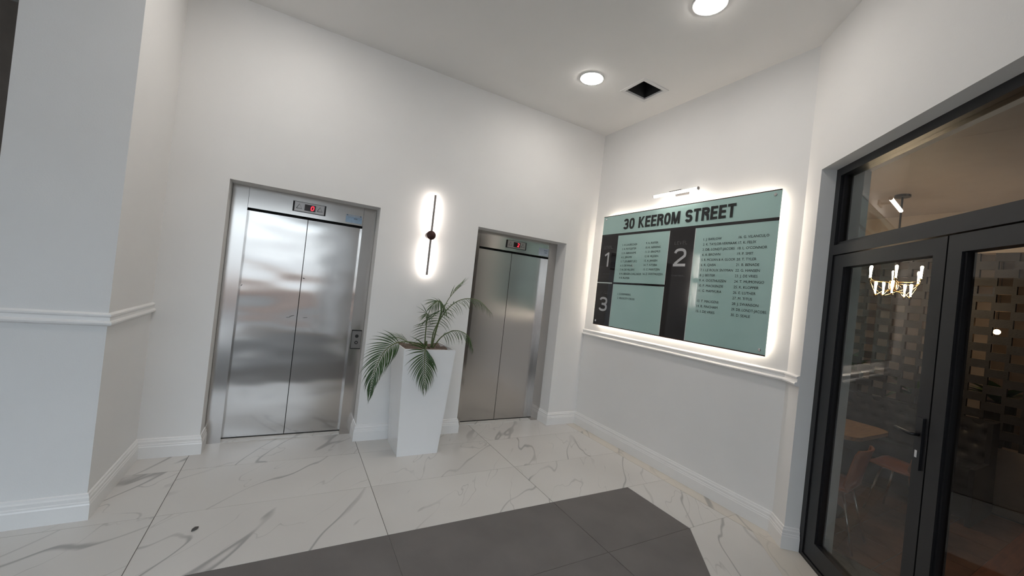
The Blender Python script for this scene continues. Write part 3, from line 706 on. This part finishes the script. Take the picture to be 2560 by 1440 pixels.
# pierced black brick screen on a low beige wall
BX = 2.70; ZL = .615; CH = .0823; PER = .25; BL = .150
bm = NB(); box(bm, BX, BX+.14, CYM, CYP, 0, ZL); box(bm, BX-.015, BX, CYM, -3.02, 0, .12); box(bm, BX, BX+.14, CYM, CYP, ZL+23*CH, CZ)
scr = struct(obj('wall_screen', bm, 'beige_wall'))
bm = NB(); box(bm, .02, .072, -BL/2, BL/2, 0, CH-.0005); bevel(bm, .004, 1); b0 = obj('brick', bm, 'black_brick', scr); bme = b0.data
first = True
for r in range(23):
    for k in range(-8, 4):
        yc = -1.94+PER*k+(PER/2 if r % 2 else 0)
        if yc > -1.2 or yc < -3.95: continue
        o = b0 if first else bpy.data.objects.new('brick', bme)
        if not first: COL.objects.link(o); o.parent = scr
        first = False; o.location = (BX+random.uniform(-.003, .003), yc+random.uniform(-.003, .003), ZL+r*CH)

# ------------------------------------------------------------------ cafe furniture
def rrect(hx, hy, r, n=6):
    pts = []
    for cx, cy, a0 in ((hx-r, hy-r, 0), (-hx+r, hy-r, 90), (-hx+r, -hy+r, 180), (hx-r, -hy+r, 270)):
        for k in range(n+1):
            a = math.radians(a0+90*k/n); pts.append((cx+r*math.cos(a), cy+r*math.sin(a)))
    return pts
t = thing('cafe_table', 'round-cornered wooden cafe table behind the glass door', 'table', (.92, -2.27, 0))
bm = NB(); prism(bm, rrect(.37, .39, .13), .727, .757); bevel(bm, .006, 2); obj('table_top', bm, 'table_wood', t)
bm = NB(); lathe(bm, [(.032, .02), (.032, .727)], 16); obj('column', bm, 'black_metal', t, True)
bm = NB(); lathe(bm, [(.24, 0), (.24, .012), (.05, .03)], 28); obj('base', bm, 'black_metal', t)
def chair(x, y, rz, label):
    t = thing('cafe_chair', label, 'chair', (x, y, 0), rz, 'tan shell chairs at the cafe table')
    t.scale = (.94, .94, .92)
    # moulded shell seat and back, front = +y
    prof = [(.21, .435), (.17, .452), (.08, .447), (-.04, .438), (-.12, .440), (-.165, .462), (-.190, .510), (-.205, .590), (-.222, .680), (-.240, .765), (-.252, .800)]
    bm = NB(); rows_ = []
    for i, (yy, zz) in enumerate(prof):
        s = i/(len(prof)-1); hw = .215 if s < .45 else (.205 if s < .62 else .20); hw *= (.92 if i == 0 else (.80 if i == len(prof)-1 else (.93 if i == 5 else 1)))
        row = []
        for k in range(9):
            q = -1+k/4; row.append(bm.verts.new((q*hw, yy+(.045*q*q if s > .5 else 0), zz+(.022*q*q if s < .5 else 0))))
        rows_.append(row)
    for i in range(len(rows_)-1):
        for k in range(8): bm.faces.new((rows_[i][k], rows_[i][k+1], rows_[i+1][k+1], rows_[i+1][k]))
    bmesh.ops.recalc_face_normals(bm, faces=bm.faces); bmesh.ops.solidify(bm, geom=bm.faces[:], thickness=.014)
    obj('shell', bm, 'tan_leather', t, True)
    for sx in (-1, 1):
        for sy in (-1, 1):
            bm = NB(); tube(bm, [(sx*.12, sy*.10-.02, .432), (sx*.175, sy*.19-.03, 0)], .0095, 8); obj('leg', bm, 'chrome', t, True)
    bm = NB(); tube(bm, [(-.12, -.12, .430), (.12, -.12, .430)], .008, 8); tube(bm, [(-.12, .08, .430), (.12, .08, .430)], .008, 8); obj('seat_rail', bm, 'chrome', t, True)
chair(.43, -2.57, .12, 'tan moulded chair with metal legs drawn up to the wooden cafe table')
chair(1.50, -2.66, -.10, 'tan moulded chair beside the dark banquette end')

# tufted banquette along the screen
t = thing('banquette', 'dark tufted leather banquette along the pierced brick screen', 'sofa', (2.32, -2.0, 0))
YA, YBQ = -.98, 1.9     # local y extent
bm = NB(); box(bm, -.34, .26, YA, YBQ, .05, .33); bevel(bm, .01, 2); obj('plinth', bm, 'dark_leather', t)
bm = NB(); box(bm, -.375, .16, YA, YBQ, .335, .47); bevel(bm, .03, 3); obj('seat_cushion', bm, 'dark_leather', t, True)
bm = NB(); nx, nz = 116, 20; V = []
for j in range(nz+1):
    for i in range(nx+1):
        yy = YA+(YBQ-YA)*i/nx; zz = .44+.42*j/nz
        u = yy/.15; v = (zz-.44)/.105; best = 9
        for a in (math.floor(u), math.floor(u)+1):
            for b in (math.floor(v), math.floor(v)+1):
                aa = a+(.5 if b % 2 else 0)
                for a2 in (aa-1, aa, aa+1): best = min(best, math.hypot((u-a2)*.15, (v-b)*.105))
        crease = min(abs(((u+v*.5) % 1)-.5), abs(((u-v*.5) % 1)-.5))
        depth = .030*math.exp(-(best/.028)**2)+.010*math.exp(-((.5-crease)/.10)**2)
        V.append(bm.verts.new((.10+.06*j/nz+depth, yy, zz)))
for j in range(nz):
    for i in range(nx): bm.faces.new((V[j*(nx+1)+i], V[j*(nx+1)+i+1], V[(j+1)*(nx+1)+i+1], V[(j+1)*(nx+1)+i]))
obj('tufted_back', bm, 'dark_leather', t, True)
bm = NB(); box(bm, .165, .30, YA, YBQ, .33, .865); bevel(bm, .02, 2); obj('back_board', bm, 'dark_leather', t)
bm = NB(); box(bm, -.38, .30, YA-.035, YA-.001, 0, .50); box(bm, .06, .30, YA-.035, YA-.001, .50, .87); bevel(bm, .012, 2); obj('end_panel', bm, 'dark_leather', t)

# chandelier
t = thing('chandelier', 'chandelier of glowing candle tubes on brass rods behind the glass', 'chandelier', (1.75, -2.42, 2.08))
bm = NB(); tube(bm, [(0, 0, -.04), (0, 0, CZ-2.08)], .008, 8); obj('down_rod', bm, 'black_metal', t)
bm = NB(); lathe(bm, [(.06, CZ-2.08-.02), (.06, CZ-2.08)], 20); obj('ceiling_rose', bm, 'black_metal', t)
bm = NB(); lathe(bm, [(.02, -.06), (.035, -.04), (.035, .02), (.02, .04)], 16); obj('hub', bm, 'brass', t, True)
tubes = [(.20, 20, .04), (.20, 80, .06), (.20, 140, .05), (.20, 200, .05), (.20, 260, .06), (.20, 320, .03), (.13, 50, -.09), (.13, 122, -.10), (.13, 194, -.09), (.13, 266, -.11), (.13, 338, -.10)]
for r, a, z in tubes:
    a = math.radians(a); c = Vector((r*math.cos(a), r*math.sin(a), z))
    bm = NB(); tube(bm, [(0, 0, z*.5-.01), c*.6+Vector((0, 0, -.02)), c+Vector((0, 0, -.03))], .0045, 6); arm = obj('arm', bm, 'brass', t, True)
    bm = NB(); lathe(bm, [(.004, -.040), (.009, -.030), (.011, -.018), (.008, -.008)], 12, mx=Matrix.Translation(c)); obj('cup', bm, 'brass', arm, True)
    bm = NB(); lathe(bm, [(.0065, -.01), (.0068, .03), (.0085, .065), (.0115, .090), (.0115, .102), (.006, .110)], 12, mx=Matrix.Translation(c)); o = obj('candle_tube', bm, 'candle', arm, True); o['label'] = 'glowing tapered tube'
for k in range(6):
    a0, a1 = math.radians(20+60*k), math.radians(80+60*k); a2 = math.radians(50+72*k)
    bm = NB(); tube(bm, [(.20*math.cos(a0), .20*math.sin(a0), .01), (.13*math.cos(a2), .13*math.sin(a2), -.12), (.20*math.cos(a1), .20*math.sin(a1), .01)], .0032, 6); obj('brace', bm, 'brass', t, True)

# garden room behind the screen
t = thing('pendant_globe', 'small warm glowing globe pendant behind the brick screen', 'pendant lamp', (3.40, -2.80, 1.74))
bm = NB(); bmesh.ops.create_uvsphere(bm, u_segments=16, v_segments=10, radius=.028); obj('globe', bm, 'globe_warm', t, True)
bm = NB(); tube(bm, [(0, 0, .026), (0, 0, CZ-1.74)], .004, 6); obj('cord', bm, 'black_metal', t)
def leafy(x, y, z, n, r, label):
    t = thing('leafy_plant', label, 'plant', (x, y, 0), 0, 'leafy plants behind the brick screen')
    bm = NB(); lathe(bm, [(.10, 0), (.13, z-.12), (.12, z-.12)], 16); obj('pot', bm, 'plant_pot', t)
    for k in range(n):
        a = 2.4*k+random.uniform(-.3, .3); el = random.uniform(.25, 1.2); ln = r*random.uniform(.7, 1.1)
        d = Vector((math.cos(a)*math.cos(el), math.sin(a)*math.cos(el), math.sin(el)))
        side = d.cross(Vector((0, 0, 1))).normalized(); zz = side.cross(d)
        o = bpy.data.objects.new('leaf', LB); COL.objects.link(o); o.parent = t; w = ln*random.uniform(.9, 1.5)
        o.matrix_local = Matrix(((d.x*ln, side.x*w, zz.x*ln, 0), (d.y*ln, side.y*w, zz.y*ln, 0), (d.z*ln, side.z*w, zz.z*ln, z-.13), (0, 0, 0, 1)))
LB = leaflet_mesh('leaf', .7, .13, 6, 'leaf_bright')
for i, (x, y, z) in enumerate(((3.45, -1.55, 1.15), (3.45, -2.20, 1.0), (3.45, -2.85, 1.1), (3.45, -3.50, .95))):
    leafy(x, y, z, 24, .42, 'broad leaved green plant glimpsed through the brick screen')

# unseen street behind the viewer: pavement, plus walls added to shape the elevator reflection
bm = NB(); box(bm, -22, 12, -22, -7.7, -.10, -.02); box(bm, -22, -7.7, -7.7, 3, -.10, -.02); struct(obj('floor_street', bm, 'asphalt'))
bm = NB(); box(bm, -22, 12, -12.4, -12, -.02, .86); struct(obj('wall_reflection_low', bm, 'reflection_brown'))  # added low wall, brown for the warm band in the steel doors
bm = NB(); box(bm, -22, 12, -12.45, -11.95, .86, .95); struct(obj('trim_reflection', bm, mat('reflection_peach', (.66, .45, .33), .7, var=.05)))  # added cap, its peach colour paints a warm highlight into the elevator reflection
bm = NB(); box(bm, -30, 18, -18.5, -18, -.1, 2.5); box(bm, -30, 18, -18.6, -17.9, 2.9, 3.15); struct(obj('wall_reflection_far', bm, mat('reflection_grey', (.60, .565, .53), .8, var=.05)))  # added facade, toned to set the middle of the door reflection
bm = NB(); box(bm, -30, 18, -18.45, -18.05, 2.5, 4.2); struct(obj('wall_reflection_upper', bm, mat('reflection_pale', (.78, .74, .69), .7, var=.03)))  # added paler upper part, brightens the top of the door reflection
o = obj('reflection_mat', NB(), mat('coir', (.22, .18, .15), .95, spec=.1, var=.15, vscale=60, bump=.5, bscale=300)); bm = NB(); box(bm, -.95, .95, -1.0, 1.0, 0, .008); bevel(bm, .003, 1); bm.to_mesh(o.data); bm.free()  # added unseen mat, warms and darkens the lower door reflection
o.location = (-3.40, -6.3, 0); tag(o, 'brown mat added out of view to darken the elevator reflection', 'mat')
